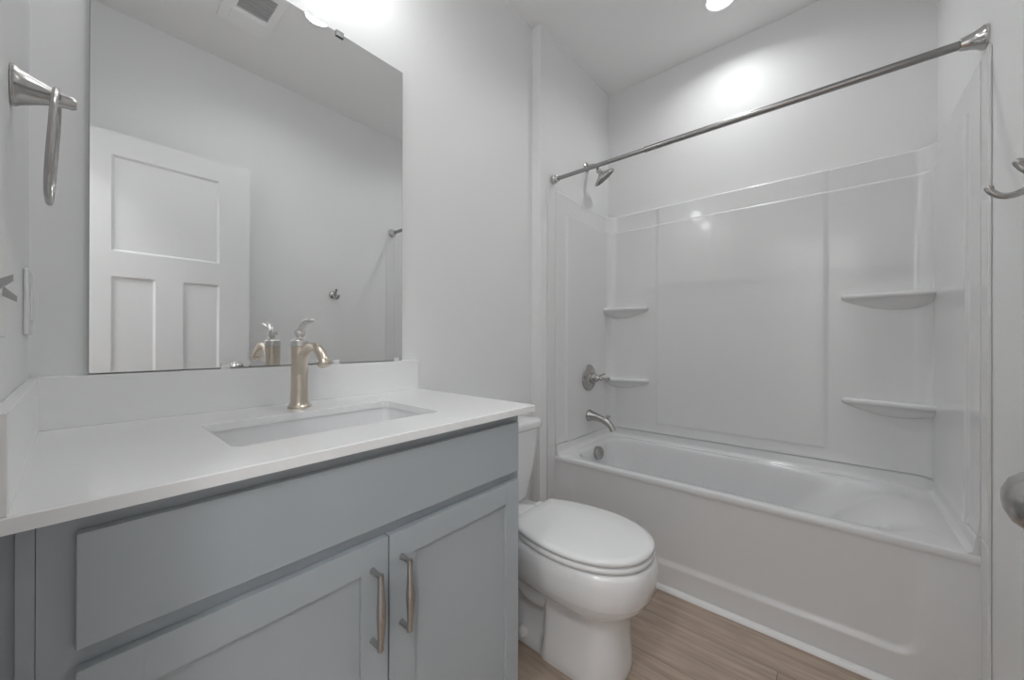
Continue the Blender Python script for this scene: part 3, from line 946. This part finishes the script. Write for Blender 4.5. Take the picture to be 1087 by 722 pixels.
# robe hook on the door-side wall
HKX, HKZ = 1.235, 1.432
hk = thing('robe_hook', 'double robe hook on the wall between the open door and the bathtub', 'hook', (HKX, YO, HKZ))
b = new()
lathe(b, (HKX, YO + 0.0005, HKZ), (0, 1, 0), [(0, 0.027), (0.004, 0.027), (0.009, 0.023), (0.014, 0.014), (0.030, 0.011), (0.034, 0.011)], 28)
obj('base', b, M['nickel'], hk)
b = new()
tube(b, [(HKX, YO + 0.026, HKZ, 0.0075), (HKX, YO + 0.036, HKZ - 0.018, 0.0070), (HKX, YO + 0.055, HKZ - 0.030, 0.0065), (HKX, YO + 0.074, HKZ - 0.030, 0.0060), (HKX, YO + 0.088, HKZ - 0.018, 0.0060), (HKX, YO + 0.091, HKZ - 0.008, 0.0068), (HKX, YO + 0.091, HKZ - 0.005, 0.003)], n=14)
obj('prong', b, M['nickel'], hk)
b = new()
tube(b, [(HKX, YO + 0.026, HKZ, 0.0075), (HKX, YO + 0.042, HKZ + 0.012, 0.0065), (HKX, YO + 0.052, HKZ + 0.026, 0.0065), (HKX, YO + 0.053, HKZ + 0.034, 0.0085), (HKX, YO + 0.053, HKZ + 0.040, 0.004)], n=14)
obj('prong', b, M['nickel'], hk)

# ------------------------------------------------------------------ ceiling: downlights, fan grille, vanity light, added hall fill lamps
def downlight(x, y, label):
    t = thing('recessed_light', label, 'ceiling light', (x, y, ZC), 'recessed ceiling lights')
    b = new()
    lathe(b, (x, y, ZC), (0, 0, -1), [(-0.0005, 0.080), (0.003, 0.080), (0.006, 0.076), (0.0065, 0.064), (0.003, 0.060), (0.001, 0.059)], 40)
    obj('trim_ring', b, M['trim'], t)
    b = new()
    lathe(b, (x, y, ZC), (0, 0, -1), [(0.0012, 0.0595), (0.0036, 0.0585), (0.0042, 0.04), (0.0044, 0.001)], 40)
    obj('lens', b, M['lens'], t, label='glowing lens')
    ld = bpy.data.lights.new('downlight_beam', 'AREA')
    ld.shape = 'DISK'
    ld.size = 0.110
    ld.energy = DOWNLIGHT
    ld.color = (0.981, 0.998, 1.0)
    ld.spread = math.radians(150)
    lo = bpy.data.objects.new('downlight_beam', ld)
    COL.objects.link(lo)
    lo.parent = t
    lo.location = (0, 0, -0.0075)
downlight(2.055, 0.42, 'round recessed ceiling light above the bathtub')
downlight(0.822, 0.415, 'round recessed ceiling light reflected at the mirror top')

vent = thing('exhaust_fan', 'white square ceiling exhaust fan cover with dark louvres reflected in mirror', 'vent', (0.585, 0.20, ZC))
vx0, vx1, vy0, vy1 = 0.475, 0.695, 0.035, 0.395
lx0, lx1, ly0, ly1 = 0.527, 0.660, 0.178, 0.345
b = new()
z1, z0 = ZC - 0.0005, ZC - 0.014
box(b, vx0, lx0, vy0, vy1, z0, z1, 0.003)
box(b, lx1, vx1, vy0, vy1, z0, z1, 0.003)
box(b, lx0 - 0.003, lx1 + 0.003, vy0, ly0, z0, z1, 0.003)
box(b, lx0 - 0.003, lx1 + 0.003, ly1, vy1, z0, z1, 0.003)
obj('cover', b, M['trim'], vent, wn=True)
b = new()
loft(b, [rrect(0.512, 0.675, 0.065, 0.160, 0.008, z0 + 0.001, 4, 2), rrect(0.516, 0.671, 0.069, 0.156, 0.007, z0 - 0.004, 4, 2), rrect(0.522, 0.665, 0.075, 0.150, 0.006, z0 - 0.004, 4, 2)])
obj('lamp_panel', b, M['trim'], vent)
obj('backing', bx(lx0 - 0.002, lx1 + 0.002, ly0 - 0.002, ly1 + 0.002, ZC - 0.0035, ZC - 0.0005), M['vent_grey'], vent, smooth=False)
for i in range(7):
    y = ly0 + 0.012 + i * 0.0237
    b = new()
    loft(b, [[(lx0, y, z0 + 0.001), (lx0, y + 0.003, z0 + 0.001), (lx0, y + 0.010, ZC - 0.004), (lx0, y + 0.007, ZC - 0.004)], [(lx1, y, z0 + 0.001), (lx1, y + 0.003, z0 + 0.001), (lx1, y + 0.010, ZC - 0.004), (lx1, y + 0.007, ZC - 0.004)]])
    obj('louvre', b, M['vent_grey'], vent, smooth=False)

vl = thing('vanity_light', 'three-shade vanity light fixed to the wall above the mirror', 'wall light', (0.41, YV, 2.45))
obj('back_plate', bx(0.16, 0.66, YV - 0.022, YV - 0.0005, 2.425, 2.485, 0.006, 3), M['nickel'], vl, wn=True)
for x in (0.20, 0.41, 0.62):
    b = new()
    tube(b, [(x, YV - 0.020, 2.455, 0.008), (x, YV - 0.080, 2.465, 0.008), (x, YV - 0.150, 2.455, 0.008), (x, YV - 0.165, 2.435, 0.008)], n=12)
    lathe(b, (x, YV - 0.165, 2.440), (0, 0, -1), [(0, 0.012), (0.004, 0.026), (0.020, 0.028), (0.022, 0.026)], 20)
    arm = obj('arm', b, M['nickel'], vl)
    b = new()
    lathe(b, (x, YV - 0.165, 2.420), (0, 0, -1), [(0, 0.026), (0.010, 0.034), (0.035, 0.043), (0.070, 0.046), (0.075, 0.044), (0.076, 0.001)], 28)
    obj('shade', b, M['opal'], arm, label='glowing opal glass shade')

for hx_, hy_, hlabel in ((-0.80, -0.62, 'added round fill lamp on the unseen hallway ceiling farther from the doorway'), (-0.75, 0.22, 'added round fill lamp on the unseen hallway ceiling straight outside the doorway')):
    hl = thing('hall_fill_lamp', hlabel, 'ceiling light', (hx_, hy_, ZC), 'added hallway fill lamps')  # unseen lamps added to fill the room through the doorway
    b = new()
    lathe(b, (hx_, hy_, ZC), (0, 0, -1), [(0, 0.155), (0.022, 0.155), (0.026, 0.148)], 40)
    obj('base', b, M['trim'], hl)
    b = new()
    lathe(b, (hx_, hy_, ZC - 0.0265), (0, 0, -1), [(0, 0.145), (0.030, 0.130), (0.050, 0.085), (0.058, 0.001)], 40)
    obj('diffuser', b, M['hall_fill_lens'], hl, label='glowing diffuser of the added fill lamp')
